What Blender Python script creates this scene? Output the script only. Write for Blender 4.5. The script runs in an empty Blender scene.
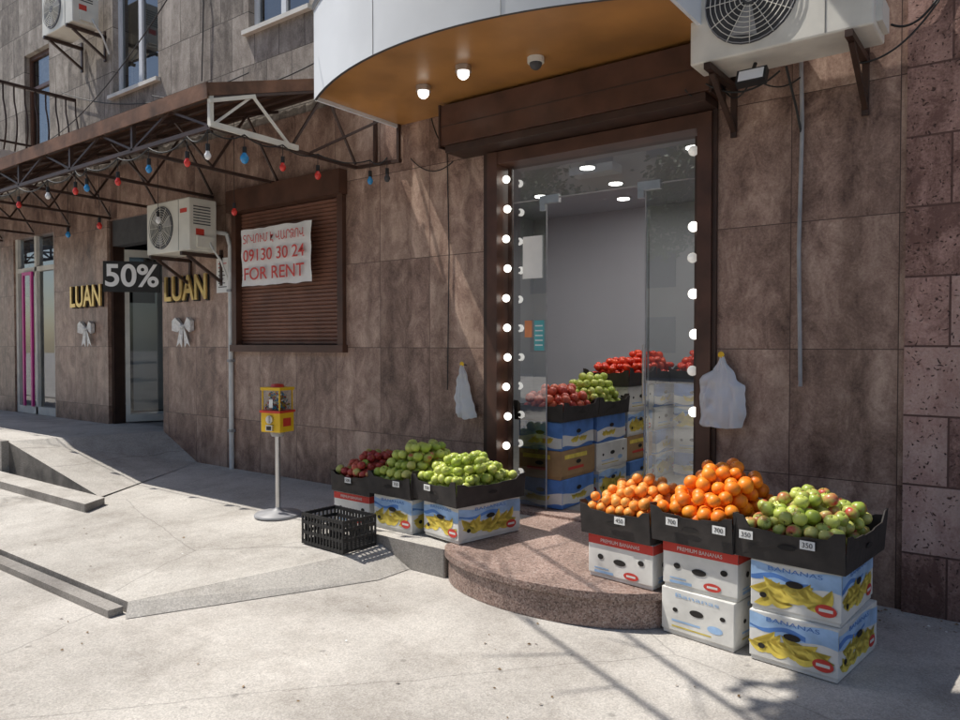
import bpy, math, random
from mathutils import Vector, Matrix, noise
random.seed(7)
R=math.radians
sc=bpy.context.scene
# ------------------------------------------------------------------ materials
def newmat(name):
    m=bpy.data.materials.new(name); m.use_nodes=True
    nt=m.node_tree; b=nt.nodes['Principled BSDF']; return m,nt,b
def N(nt,t,**k):
    n=nt.nodes.new(t)
    for a,v in k.items(): setattr(n,a,v)
    return n
def ramp(nt,stops):
    r=N(nt,'ShaderNodeValToRGB'); e=r.color_ramp.elements
    while len(e)<len(stops): e.new(0.5)
    for i,(p,c) in enumerate(stops):
        e[i].position=p; e[i].color=(c[0],c[1],c[2],1)
    return r
def simple(name,col,rough=0.6,metal=0,var=0.15,scale=8,bump=0.0,emit=0,detail=4,spec=0.5,bscale=None,transl=0):
    m,nt,b=newmat(name); L=nt.links
    tc=N(nt,'ShaderNodeTexCoord'); nz=N(nt,'ShaderNodeTexNoise'); nz.inputs['Scale'].default_value=scale
    nz.inputs['Detail'].default_value=detail
    L.new(tc.outputs['Object'],nz.inputs['Vector'])
    r=ramp(nt,[(0.3,[c*(1-var) for c in col]),(0.7,[min(1,c*(1+var)) for c in col])])
    L.new(nz.outputs[0],r.inputs[0]); L.new(r.outputs[0],b.inputs['Base Color'])
    b.inputs['Roughness'].default_value=rough; b.inputs['Metallic'].default_value=metal
    b.inputs['Specular IOR Level'].default_value=spec
    if bump>0:
        nb=N(nt,'ShaderNodeTexNoise'); nb.inputs['Scale'].default_value=bscale or scale*4; nb.inputs['Detail'].default_value=6
        L.new(tc.outputs['Object'],nb.inputs['Vector'])
        bp=N(nt,'ShaderNodeBump'); bp.inputs['Strength'].default_value=bump; bp.inputs['Distance'].default_value=0.01
        L.new(nb.outputs[0],bp.inputs['Height']); L.new(bp.outputs[0],b.inputs['Normal'])
    if emit>0:
        b.inputs['Emission Color'].default_value=(col[0],col[1],col[2],1); b.inputs['Emission Strength'].default_value=emit
        try: m.cycles.emission_sampling='NONE'
        except Exception: pass
    if transl>0:
        o=[n for n in nt.nodes if n.type=='OUTPUT_MATERIAL'][0]
        t=N(nt,'ShaderNodeBsdfTranslucent'); t.inputs[0].default_value=(*col,1); mx=N(nt,'ShaderNodeMixShader'); mx.inputs[0].default_value=transl
        L.new(b.outputs[0],mx.inputs[1]); L.new(t.outputs[0],mx.inputs[2]); L.new(mx.outputs[0],o.inputs[0])
    return m
def stone(name,cols,bw,rh,ox,oz,mort,rough,bump,offset=0.0,holes=False,tone=0.35,spec=0.4,contrast=1.0):
    m,nt,b=newmat(name); L=nt.links
    tc=N(nt,'ShaderNodeTexCoord'); sp=N(nt,'ShaderNodeSeparateXYZ'); L.new(tc.outputs['Object'],sp.inputs[0])
    ax=N(nt,'ShaderNodeMath',operation='ADD'); ax.inputs[1].default_value=ox+60*bw
    axy=N(nt,'ShaderNodeMath',operation='ADD'); L.new(sp.outputs[0],axy.inputs[0]); L.new(sp.outputs[1],axy.inputs[1]); L.new(axy.outputs[0],ax.inputs[0])
    az=N(nt,'ShaderNodeMath',operation='ADD'); az.inputs[1].default_value=oz+10*rh; L.new(sp.outputs[2],az.inputs[0])
    cb=N(nt,'ShaderNodeCombineXYZ'); L.new(ax.outputs[0],cb.inputs[0]); L.new(az.outputs[0],cb.inputs[1])
    br=N(nt,'ShaderNodeTexBrick'); br.offset=offset; br.offset_frequency=2
    L.new(cb.outputs[0],br.inputs['Vector'])
    br.inputs['Color1'].default_value=(0,0,0,1); br.inputs['Color2'].default_value=(1,1,1,1); br.inputs['Mortar'].default_value=(0.5,0.5,0.5,1)
    br.inputs['Scale'].default_value=1; br.inputs['Mortar Size'].default_value=mort; br.inputs['Mortar Smooth'].default_value=0.1
    br.inputs['Brick Width'].default_value=bw; br.inputs['Row Height'].default_value=rh
    w=N(nt,'ShaderNodeMath',operation='MULTIPLY'); w.inputs[1].default_value=37; L.new(br.outputs['Color'],w.inputs[0])
    mp=N(nt,'ShaderNodeMapping'); mp.inputs['Scale'].default_value=(1.5,1.5,0.9); L.new(tc.outputs['Object'],mp.inputs[0])
    n1=N(nt,'ShaderNodeTexNoise',noise_dimensions='4D'); n1.inputs['Scale'].default_value=3.8; n1.inputs['Detail'].default_value=11; n1.inputs['Roughness'].default_value=0.74; n1.inputs['Distortion'].default_value=0.8
    L.new(mp.outputs[0],n1.inputs['Vector']); L.new(w.outputs[0],n1.inputs['W'])
    n2=N(nt,'ShaderNodeTexNoise'); n2.inputs['Scale'].default_value=62; n2.inputs['Detail'].default_value=6; n2.inputs['Roughness'].default_value=0.75
    L.new(tc.outputs['Object'],n2.inputs['Vector'])
    c1=N(nt,'ShaderNodeMath',operation='MULTIPLY_ADD'); L.new(n1.outputs[0],c1.inputs[0]); c1.inputs[1].default_value=contrast; c1.inputs[2].default_value=0.5-0.5*contrast-0.26
    add=N(nt,'ShaderNodeMath',operation='MULTIPLY_ADD'); L.new(n2.outputs[0],add.inputs[0]); add.inputs[1].default_value=0.52; L.new(c1.outputs[0],add.inputs[2])
    t=N(nt,'ShaderNodeMath',operation='MULTIPLY_ADD'); L.new(br.outputs['Color'],t.inputs[0]); t.inputs[1].default_value=tone*0.4
    s2=N(nt,'ShaderNodeMath',operation='SUBTRACT'); L.new(add.outputs[0],s2.inputs[0]); s2.inputs[1].default_value=tone*0.2; L.new(s2.outputs[0],t.inputs[2])
    r=ramp(nt,[(0.28,cols[0]),(0.5,cols[1]),(0.72,cols[2])]); L.new(t.outputs[0],r.inputs[0])
    n3=N(nt,'ShaderNodeTexNoise'); n3.inputs['Scale'].default_value=1.0; n3.inputs['Detail'].default_value=6
    mp3=N(nt,'ShaderNodeMapping'); mp3.inputs['Scale'].default_value=(5.0,5.0,0.4); L.new(tc.outputs['Object'],mp3.inputs[0]); L.new(mp3.outputs[0],n3.inputs['Vector'])
    r3=ramp(nt,[(0.35,(0.70,0.67,0.65)),(0.6,(1.08,1.07,1.06))]); L.new(n3.outputs[0],r3.inputs[0])
    mx=N(nt,'ShaderNodeMix',data_type='RGBA',blend_type='MULTIPLY'); mx.inputs[0].default_value=0.85
    L.new(r.outputs[0],mx.inputs[6]); L.new(r3.outputs[0],mx.inputs[7])
    mm=N(nt,'ShaderNodeMix',data_type='RGBA'); L.new(br.outputs['Fac'],mm.inputs[0]); L.new(mx.outputs[2],mm.inputs[6]); mm.inputs[7].default_value=(cols[0][0]*.7,cols[0][1]*.7,cols[0][2]*.7,1)
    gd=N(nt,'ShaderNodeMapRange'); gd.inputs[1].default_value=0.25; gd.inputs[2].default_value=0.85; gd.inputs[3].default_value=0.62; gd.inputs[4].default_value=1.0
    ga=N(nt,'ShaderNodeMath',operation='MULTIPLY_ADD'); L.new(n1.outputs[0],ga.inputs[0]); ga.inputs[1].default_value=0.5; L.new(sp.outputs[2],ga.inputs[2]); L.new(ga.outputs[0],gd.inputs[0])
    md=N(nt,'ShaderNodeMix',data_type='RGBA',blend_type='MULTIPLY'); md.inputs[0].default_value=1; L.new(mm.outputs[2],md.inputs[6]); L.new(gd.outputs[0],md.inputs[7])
    last=md.outputs[2]; hh=None
    bh=N(nt,'ShaderNodeMath',operation='MULTIPLY_ADD'); L.new(br.outputs['Fac'],bh.inputs[0]); bh.inputs[1].default_value=-1.2; L.new(n2.outputs[0],bh.inputs[2]); hh=bh.outputs[0]
    if holes:
        v=N(nt,'ShaderNodeTexVoronoi'); v.inputs['Scale'].default_value=34; v.inputs['Randomness'].default_value=1
        nn=N(nt,'ShaderNodeTexNoise'); nn.inputs['Scale'].default_value=14; L.new(tc.outputs['Object'],nn.inputs['Vector'])
        mxv=N(nt,'ShaderNodeMix',data_type='VECTOR'); mxv.inputs[0].default_value=0.12; L.new(tc.outputs['Object'],mxv.inputs[4]); L.new(nn.outputs['Color'],mxv.inputs[5]); L.new(mxv.outputs[1],v.inputs['Vector'])
        g=N(nt,'ShaderNodeMapRange'); g.inputs[1].default_value=0.12; g.inputs[2].default_value=0.25; L.new(v.outputs['Distance'],g.inputs[0])
        mh=N(nt,'ShaderNodeMix',data_type='RGBA'); L.new(g.outputs[0],mh.inputs[0]); mh.inputs[6].default_value=(cols[0][0]*.45,cols[0][1]*.45,cols[0][2]*.45,1); L.new(last,mh.inputs[7]); last=mh.outputs[2]
        ad=N(nt,'ShaderNodeMath',operation='ADD'); L.new(hh,ad.inputs[0]); L.new(g.outputs[0],ad.inputs[1]); hh=ad.outputs[0]
    L.new(last,b.inputs['Base Color']); b.inputs['Specular IOR Level'].default_value=spec
    rr_=N(nt,'ShaderNodeMapRange'); rr_.inputs[3].default_value=max(.05,rough-.12); rr_.inputs[4].default_value=min(1,rough+.22); L.new(n3.outputs[0],rr_.inputs[0]); L.new(rr_.outputs[0],b.inputs['Roughness'])
    bp=N(nt,'ShaderNodeBump'); bp.inputs['Strength'].default_value=bump; bp.inputs['Distance'].default_value=0.006; L.new(hh,bp.inputs['Height']); L.new(bp.outputs[0],b.inputs['Normal'])
    return m
def paving(name,ca,cb_,crack=0.0,stain=1.0,rough=0.9):
    m,nt,b=newmat(name); L=nt.links
    tc=N(nt,'ShaderNodeTexCoord')
    n1=N(nt,'ShaderNodeTexNoise'); n1.inputs['Scale'].default_value=0.9; n1.inputs['Detail'].default_value=8; n1.inputs['Roughness'].default_value=0.6; L.new(tc.outputs['Object'],n1.inputs['Vector'])
    n2=N(nt,'ShaderNodeTexNoise'); n2.inputs['Scale'].default_value=120; n2.inputs['Detail'].default_value=4; n2.inputs['Roughness'].default_value=.7; L.new(tc.outputs['Object'],n2.inputs['Vector'])
    ad=N(nt,'ShaderNodeMath',operation='MULTIPLY_ADD'); L.new(n2.outputs[0],ad.inputs[0]); ad.inputs[1].default_value=0.6; L.new(n1.outputs[0],ad.inputs[2])
    r=ramp(nt,[(0.58,ca),(1.0,cb_)]); L.new(ad.outputs[0],r.inputs[0])
    col=r.outputs[0]
    v=N(nt,'ShaderNodeTexVoronoi'); v.inputs['Scale'].default_value=130; L.new(tc.outputs['Object'],v.inputs['Vector'])
    g=N(nt,'ShaderNodeMapRange'); g.inputs[1].default_value=0.0; g.inputs[2].default_value=1.0; g.inputs[3].default_value=0.74;g.inputs[4].default_value=1.16; L.new(v.outputs['Color'],g.inputs[0])
    mx=N(nt,'ShaderNodeMix',data_type='RGBA',blend_type='MULTIPLY'); mx.inputs[0].default_value=1; L.new(col,mx.inputs[6]); L.new(g.outputs[0],mx.inputs[7]); col=mx.outputs[2]
    n4=N(nt,'ShaderNodeTexNoise'); n4.inputs['Scale'].default_value=1.9; n4.inputs['Detail'].default_value=10; n4.inputs['Roughness'].default_value=0.75; L.new(tc.outputs['Object'],n4.inputs['Vector'])
    r4=ramp(nt,[(0.34,(0.66,0.64,0.62)),(0.54,(1,1,1))]); L.new(n4.outputs[0],r4.inputs[0])
    m4=N(nt,'ShaderNodeMix',data_type='RGBA',blend_type='MULTIPLY'); m4.inputs[0].default_value=stain; L.new(col,m4.inputs[6]); L.new(r4.outputs[0],m4.inputs[7]); col=m4.outputs[2]
    vs=N(nt,'ShaderNodeTexVoronoi'); vs.inputs['Scale'].default_value=3.2; L.new(tc.outputs['Object'],vs.inputs['Vector'])
    gs=N(nt,'ShaderNodeMapRange'); gs.inputs[1].default_value=0.04; gs.inputs[2].default_value=0.07; gs.inputs[3].default_value=.7; gs.inputs[4].default_value=1; L.new(vs.outputs['Distance'],gs.inputs[0])
    ms=N(nt,'ShaderNodeMix',data_type='RGBA',blend_type='MULTIPLY'); ms.inputs[0].default_value=1; L.new(col,ms.inputs[6]); L.new(gs.outputs[0],ms.inputs[7]); col=ms.outputs[2]
    h=n2.outputs[0]
    if crack>0:
        nn=N(nt,'ShaderNodeTexNoise'); nn.inputs['Scale'].default_value=2.2; nn.inputs['Detail'].default_value=3; L.new(tc.outputs['Object'],nn.inputs['Vector'])
        mv=N(nt,'ShaderNodeMix',data_type='VECTOR'); mv.inputs[0].default_value=0.12; L.new(tc.outputs['Object'],mv.inputs[4]); L.new(nn.outputs['Color'],mv.inputs[5])
        vc=N(nt,'ShaderNodeTexVoronoi',feature='DISTANCE_TO_EDGE'); vc.inputs['Scale'].default_value=0.38; L.new(mv.outputs[1],vc.inputs['Vector'])
        gc=N(nt,'ShaderNodeMapRange'); gc.inputs[1].default_value=0.0; gc.inputs[2].default_value=0.0028; gc.inputs[3].default_value=1-crack; L.new(vc.outputs['Distance'],gc.inputs[0])
        m5=N(nt,'ShaderNodeMix',data_type='RGBA',blend_type='MULTIPLY'); m5.inputs[0].default_value=1; L.new(col,m5.inputs[6]); L.new(gc.outputs[0],m5.inputs[7]); col=m5.outputs[2]
    L.new(col,b.inputs['Base Color']); b.inputs['Roughness'].default_value=rough; b.inputs['Specular IOR Level'].default_value=0.25
    bp=N(nt,'ShaderNodeBump'); bp.inputs['Strength'].default_value=0.6; bp.inputs['Distance'].default_value=0.006
    hb=N(nt,'ShaderNodeMath',operation='MULTIPLY_ADD'); L.new(n4.outputs[0],hb.inputs[0]); hb.inputs[1].default_value=2.0; L.new(h,hb.inputs[2])
    L.new(hb.outputs[0],bp.inputs['Height']); L.new(bp.outputs[0],b.inputs['Normal'])
    return m
def glassmat(name,ior=1.6,tint=(0.86,0.9,0.88)):
    m,nt,b=newmat(name); L=nt.links; nt.nodes.remove(b)
    o=[n for n in nt.nodes if n.type=='OUTPUT_MATERIAL'][0]
    tr=N(nt,'ShaderNodeBsdfTransparent'); tr.inputs[0].default_value=(*tint,1)
    gl=N(nt,'ShaderNodeBsdfGlossy'); gl.inputs['Roughness'].default_value=0.01; gl.inputs[0].default_value=(0.95,0.97,1,1)
    fr=N(nt,'ShaderNodeFresnel'); fr.inputs[0].default_value=ior
    tc=N(nt,'ShaderNodeTexCoord'); nz=N(nt,'ShaderNodeTexNoise'); nz.inputs['Scale'].default_value=1.2; L.new(tc.outputs['Object'],nz.inputs['Vector'])
    bp=N(nt,'ShaderNodeBump'); bp.inputs['Strength'].default_value=0.03; L.new(nz.outputs[0],bp.inputs['Height']); L.new(bp.outputs[0],gl.inputs['Normal'])
    mx=N(nt,'ShaderNodeMixShader'); L.new(fr.outputs[0],mx.inputs[0]); L.new(tr.outputs[0],mx.inputs[1]); L.new(gl.outputs[0],mx.inputs[2]); L.new(mx.outputs[0],o.inputs[0])
    return m
def fruitmat(name,c1,c2,blush=None,bl=0.55,rough=0.35,bump=0.0):
    m,nt,b=newmat(name); L=nt.links
    g=N(nt,'ShaderNodeNewGeometry'); r=ramp(nt,[(0,c1),(1,c2)]); L.new(g.outputs['Random Per Island'],r.inputs[0]); col=r.outputs[0]
    tc=N(nt,'ShaderNodeTexCoord')
    if blush:
        nz=N(nt,'ShaderNodeTexNoise',noise_dimensions='4D'); nz.inputs['Scale'].default_value=13; nz.inputs['Detail'].default_value=3; L.new(tc.outputs['Object'],nz.inputs['Vector'])
        ml=N(nt,'ShaderNodeMath',operation='MULTIPLY'); ml.inputs[1].default_value=50; L.new(g.outputs['Random Per Island'],ml.inputs[0]); L.new(ml.outputs[0],nz.inputs['W'])
        rr=ramp(nt,[(bl,(0,0,0)),(bl+0.14,(1,1,1))]); L.new(nz.outputs[0],rr.inputs[0])
        mx=N(nt,'ShaderNodeMix',data_type='RGBA'); L.new(rr.outputs[0],mx.inputs[0]); L.new(col,mx.inputs[6]); mx.inputs[7].default_value=(*blush,1); col=mx.outputs[2]
    n2=N(nt,'ShaderNodeTexNoise'); n2.inputs['Scale'].default_value=200; L.new(tc.outputs['Object'],n2.inputs['Vector'])
    if bump>0:
        bp=N(nt,'ShaderNodeBump'); bp.inputs['Strength'].default_value=bump; bp.inputs['Distance'].default_value=0.002; L.new(n2.outputs[0],bp.inputs['Height']); L.new(bp.outputs[0],b.inputs['Normal'])
    L.new(col,b.inputs['Base Color']); b.inputs['Roughness'].default_value=rough
    return m

M={}
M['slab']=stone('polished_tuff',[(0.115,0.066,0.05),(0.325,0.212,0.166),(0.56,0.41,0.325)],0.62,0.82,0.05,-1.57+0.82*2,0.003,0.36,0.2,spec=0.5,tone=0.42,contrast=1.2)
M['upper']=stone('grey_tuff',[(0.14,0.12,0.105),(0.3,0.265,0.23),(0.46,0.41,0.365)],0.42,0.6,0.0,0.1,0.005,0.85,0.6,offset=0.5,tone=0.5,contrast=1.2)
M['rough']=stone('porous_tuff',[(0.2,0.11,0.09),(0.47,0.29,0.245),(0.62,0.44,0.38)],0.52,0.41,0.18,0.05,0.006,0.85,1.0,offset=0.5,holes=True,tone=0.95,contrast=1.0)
M['ground']=paving('dusty_asphalt',(0.40,0.375,0.345),(0.63,0.595,0.55),crack=.3,stain=.75)
M['walk']=paving('worn_concrete',(0.42,0.395,0.36),(0.62,0.59,0.545),stain=0.75,crack=.3)
M['kerb']=paving('kerb_stone',(0.24,0.225,0.21),(0.4,0.375,0.345))
M['dconc']=simple('dark_concrete',(0.13,0.12,0.11),0.9,var=0.4,scale=6,bump=0.6,bscale=60)
M['brown']=simple('brown_paint',(0.085,0.038,0.024),0.42,var=0.3,scale=5,bump=0.1)
M['dbrown']=simple('dark_brown_paint',(0.045,0.022,0.015),0.5,var=0.3,scale=6,bump=0.1)
M['shutter']=simple('shutter_brown',(0.19,0.088,0.058),0.45,var=0.25,scale=3,bump=0.05)
M['rust']=simple('rusty_roof_sheet',(0.15,0.075,0.045),0.75,var=0.5,scale=5,bump=0.3)
M['whitep']=simple('white_paint',(0.72,0.75,0.79),0.55,var=0.07,scale=1.5)
M['offw']=simple('aged_white_paint',(0.7,0.68,0.62),0.6,var=0.14,scale=4)
M['cream']=simple('cream_plastic',(0.72,0.7,0.62),0.5,var=0.08,scale=5)
M['soffit']=simple('varnished_plywood',(0.42,0.2,0.06),0.35,var=0.35,scale=1.4,bump=0.03)
M['black']=simple('black_plastic',(0.014,0.014,0.015),0.5,var=0.3)
M['tray']=simple('black_cardboard',(0.03,0.025,0.023),0.7,var=0.45,scale=9,bump=.25,bscale=22)
M['trayin']=simple('cardboard_inside',(0.055,0.045,0.04),0.85,var=0.2)
M['gold']=simple('gold_letter',(0.78,0.55,0.2),0.3,metal=0.7,var=0.15)
M['chrome']=simple('brushed_steel',(0.6,0.6,0.6),0.28,metal=0.9,var=0.1)
M['grey']=simple('grey_metal',(0.34,0.34,0.35),0.5,var=0.2)
M['dgrey']=simple('dark_grey',(0.06,0.06,0.065),0.6,var=0.2)
M['cable']=simple('black_cable',(0.02,0.02,0.02),0.6)
M['pipe']=simple('white_pipe',(0.68,0.68,0.66),0.5,var=0.1)
M['intw']=simple('interior_wall_paint',(0.38,0.39,0.42),0.75,var=0.06,scale=.8)
M['intf']=simple('interior_tile',(0.3,0.28,0.26),0.4,var=0.15)
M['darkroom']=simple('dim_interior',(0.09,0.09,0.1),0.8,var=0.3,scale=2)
M['led']=simple('led_panel',(1,0.97,0.92),0.5,var=0,emit=12)
M['bulbw']=simple('lit_globe',(1,0.95,0.86),0.3,var=0,emit=2.6)
M['bulbg']=simple('opal_globe',(0.85,0.83,0.78),0.25,var=0.02,emit=0.35)
M['red']=simple('red_glass',(0.7,0.05,0.04),0.2,var=0.1)
M['blue']=simple('blue_glass',(0.04,0.28,0.6),0.2,var=0.1)
M['white']=simple('opal_glass',(0.85,0.85,0.85),0.25,var=0.05)
M['paper']=simple('paper',(0.8,0.8,0.78),0.8,var=0.05,scale=6,bump=0.6,bscale=7)
M['redink']=simple('red_ink',(0.6,0.07,0.06),0.7,var=0.25,scale=30)
M['blackink']=simple('black_ink',(0.02,0.02,0.02),0.7)
M['whiteink']=simple('white_ink',(0.85,0.85,0.85),0.7,var=0.02)
M['magenta']=simple('magenta_frame',(0.6,0.03,0.28),0.4)
M['cyan']=simple('cyan_sticker',(0.1,0.42,0.45),0.5)
M['osticker']=simple('orange_sticker',(0.7,0.25,0.1),0.5)
M['glass']=glassmat('window_glass',1.6)
M['glassr']=glassmat('reflective_glass',2.5,(0.8,0.84,0.82))
M['glass2']=glassmat('dark_window_glass',2.2,(0.5,0.55,0.55))
M['bag']=simple('plastic_bag_film',(0.84,0.85,0.88),0.35,var=0.04,scale=9,bump=0.35,bscale=30,transl=.25)
M['silver']=simple('silver_ribbon',(0.72,0.72,0.72),0.35,metal=0.2,var=0.2,scale=30)
M['yellow']=simple('yellow_plastic',(0.8,0.5,0.02),0.4,var=0.08)
M['redp']=simple('red_plastic',(0.6,0.05,0.03),0.4,var=0.1)
M['bxw']=simple('white_carton',(0.7,0.69,0.65),0.75,var=0.16,scale=6,bump=0.35,bscale=12)
M['bxb']=simple('blue_print',(0.09,0.22,0.55),0.7,var=0.2,scale=9)
M['bxlb']=simple('pale_blue_print',(0.33,0.5,0.74),0.7,var=0.25,scale=8)
M['bxy']=simple('banana_yellow_print',(0.8,0.62,0.1),0.7,var=0.25,scale=14)
M['bxg']=simple('banana_shade_print',(0.6,0.48,0.08),0.7,var=0.3,scale=14)
M['bxr']=simple('red_print',(0.58,0.05,0.035),0.7,var=0.12)
M['bxk']=simple('kraft_carton',(0.36,0.22,0.1),0.8,var=0.15)
M['hole']=simple('carton_hole',(0.02,0.017,0.015),0.9)
M['orange']=fruitmat('orange_peel',(0.86,0.2,0.01),(0.95,0.31,0.02),rough=0.42,bump=0.3)
M['tang']=fruitmat('tangerine_peel',(0.88,0.27,0.03),(0.85,0.36,0.07),rough=0.45,bump=0.3)
M['gapple']=fruitmat('green_apple_skin',(0.36,0.46,0.06),(0.58,0.63,0.15),blush=(0.55,0.3,0.08),bl=0.62)
M['mapple']=fruitmat('mixed_apple_skin',(0.3,0.4,0.06),(0.55,0.52,0.16),blush=(0.5,0.06,0.05),bl=0.5)
M['rapple']=fruitmat('red_apple_skin',(0.35,0.03,0.03),(0.5,0.09,0.05),blush=(0.5,0.4,0.1),bl=0.6)
M['tomato']=fruitmat('tomato_skin',(0.62,0.035,0.015),(0.75,0.08,0.02),rough=0.2)
M['pome']=fruitmat('pomegranate_skin',(0.4,0.03,0.02),(0.62,0.14,0.06),rough=0.4)
M['stem']=simple('stem',(0.08,0.05,0.02),0.8)
M['bark']=simple('bark',(0.13,0.1,0.075),0.9,var=0.4,scale=10,bump=0.8)
M['leaf']=fruitmat('leaf',(0.05,0.09,0.02),(0.1,0.16,0.035),rough=0.6)
M['dryleaf']=fruitmat('dry_leaf',(0.12,0.07,0.03),(0.3,0.2,0.1),rough=0.8)
M['opp']=simple('plaster_facade',(0.42,0.36,0.29),0.9,var=0.15,scale=0.5)
M['win']=simple('window_dark',(0.05,0.06,0.07),0.15)
def granite():
    m,nt,b=newmat('pink_granite'); L=nt.links
    tc=N(nt,'ShaderNodeTexCoord'); v=N(nt,'ShaderNodeTexVoronoi'); v.inputs['Scale'].default_value=120; L.new(tc.outputs['Object'],v.inputs['Vector'])
    sp=N(nt,'ShaderNodeSeparateColor'); L.new(v.outputs['Color'],sp.inputs[0])
    r=ramp(nt,[(0.0,(0.13,0.085,0.07)),(0.3,(0.29,0.19,0.155)),(0.7,(0.38,0.265,0.22)),(1,(0.48,0.38,0.33))]); L.new(sp.outputs[0],r.inputs[0])
    n=N(nt,'ShaderNodeTexNoise'); n.inputs['Scale'].default_value=3; n.inputs['Detail'].default_value=8; n.inputs['Roughness'].default_value=.65; L.new(tc.outputs['Object'],n.inputs['Vector'])
    r2=ramp(nt,[(0.35,(0.66,0.66,0.66)),(0.65,(1.12,1.14,1.16))]); L.new(n.outputs[0],r2.inputs[0])
    mx=N(nt,'ShaderNodeMix',data_type='RGBA',blend_type='MULTIPLY'); mx.inputs[0].default_value=1; L.new(r.outputs[0],mx.inputs[6]); L.new(r2.outputs[0],mx.inputs[7])
    L.new(mx.outputs[2],b.inputs['Base Color']); b.inputs['Roughness'].default_value=0.5; return m
M['granite']=granite()

# ------------------------------------------------------------------ mesh builder
class MB:
    def __init__(s): s.v=[];s.f=[];s.m=[];s.sm=[];s.mats=[];s.X=Matrix.Identity(4)
    def mi(s,k):
        if k not in s.mats: s.mats.append(k)
        return s.mats.index(k)
    def add(s,vs,fs,k,smooth=False):
        o=len(s.v); s.v+= [tuple(s.X@Vector(p)) for p in vs]; i=s.mi(k)
        for f in fs: s.f.append([a+o for a in f]); s.m.append(i); s.sm.append(smooth)
    def box(s,x0,x1,y0,y1,z0,z1,k):
        s.add([(x0,y0,z0),(x1,y0,z0),(x1,y1,z0),(x0,y1,z0),(x0,y0,z1),(x1,y0,z1),(x1,y1,z1),(x0,y1,z1)],
              [(0,3,2,1),(4,5,6,7),(0,1,5,4),(1,2,6,5),(2,3,7,6),(3,0,4,7)],k)
    def cyl(s,p0,p1,r0,k,r1=None,n=10,caps=True,smooth=True):
        if r1 is None: r1=r0
        p0=Vector(p0);p1=Vector(p1);d=(p1-p0).normalized()
        a=d.orthogonal().normalized(); b=d.cross(a)
        vs=[]
        for p,r in ((p0,r0),(p1,r1)):
            for i in range(n):
                t=2*math.pi*i/n; vs.append(p+a*math.cos(t)*r+b*math.sin(t)*r)
        fs=[(i,(i+1)%n,n+(i+1)%n,n+i) for i in range(n)]
        s.add(vs,fs,k,smooth)
        if caps:
            s.add(vs[:n],[tuple(range(n))[::-1]],k); s.add(vs[n:],[tuple(range(n))],k)
    def beam(s,p0,p1,w,h,k):
        p0=Vector(p0);p1=Vector(p1);d=(p1-p0).normalized()
        up=Vector((0,0,1)) if abs(d.z)<0.95 else Vector((0,1,0))
        a=d.cross(up).normalized(); b=a.cross(d).normalized()
        vs=[]
        for p in (p0,p1):
            for x,y in ((-1,-1),(1,-1),(1,1),(-1,1)): vs.append(p+a*x*w/2+b*y*h/2)
        s.add(vs,[(0,3,2,1),(4,5,6,7),(0,1,5,4),(1,2,6,5),(2,3,7,6),(3,0,4,7)],k)
    def tube(s,pts,r,k,n=6):
        for a,b in zip(pts[:-1],pts[1:]): s.cyl(a,b,r,k,n=n,caps=False)
    def lathe(s,prof,c,k,n=16,axis='z',mat=None):
        vs=[];fs=[]
        for r,z in prof:
            for i in range(n):
                t=2*math.pi*i/n; p=Vector((r*math.cos(t),r*math.sin(t),z))
                if axis=='y': p=Vector((p.x,p.z,p.y))
                if mat is not None: p=mat@p
                vs.append(p+Vector(c))
        for j in range(len(prof)-1):
            for i in range(n): fs.append((j*n+i,j*n+(i+1)%n,(j+1)*n+(i+1)%n,(j+1)*n+i))
        s.add(vs,fs,k,True)
    def sphere(s,c,r,k,n=12,sz=1.0):
        m=n//2+1; prof=[(max(1e-4,math.sin(math.pi*j/(m-1)))*r,-math.cos(math.pi*j/(m-1))*r*sz) for j in range(m)]
        s.lathe(prof,c,k,n)
    def prism(s,pts,z0,z1,kt,ks=None):
        n=len(pts)
        g=lambda z,p: z(p) if callable(z) else z
        s.add([(p[0],p[1],g(z1,p)) for p in pts],[tuple(range(n))],kt)
        vs=[(p[0],p[1],g(z0,p)) for p in pts]+[(p[0],p[1],g(z1,p)) for p in pts]
        s.add(vs,[(i,(i+1)%n,n+(i+1)%n,n+i) for i in range(n)],ks or kt)
    def build(s,name,parent=None,loc=(0,0,0),rot=0,bevel=0):
        me=bpy.data.meshes.new(name); me.from_pydata(s.v,[],s.f)
        for k in s.mats: me.materials.append(M[k])
        me.polygons.foreach_set('material_index',s.m); me.polygons.foreach_set('use_smooth',s.sm); me.update()
        o=bpy.data.objects.new(name,me); sc.collection.objects.link(o)
        o.location=loc; o.rotation_euler=(0,0,rot)
        if parent: o.parent=parent
        if bevel:
            b=o.modifiers.new('bevel','BEVEL'); b.width=bevel; b.segments=2; b.limit_method='ANGLE'; b.angle_limit=R(50)
        return o
def empty(name,loc=(0,0,0)):
    e=bpy.data.objects.new(name,None); sc.collection.objects.link(e); e.location=loc; return e
def text(name,s,loc,size,mat,parent=None,rz=0,extrude=0.001,align='CENTER',width=None,rx=90,ry=0,bold=0.0):
    c=bpy.data.curves.new(name,'FONT'); c.body=s; c.size=size; c.extrude=extrude; c.align_x=align; c.align_y='CENTER'; c.offset=bold
    o=bpy.data.objects.new(name,c); sc.collection.objects.link(o); c.materials.append(M[mat])
    o.location=loc; o.rotation_euler=(R(rx),R(ry),rz)
    if width:
        bpy.context.view_layer.update(); w=o.dimensions[0]
        if w>0: o.scale[0]=width/w
    if parent: o.parent=parent
    return o

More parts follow.
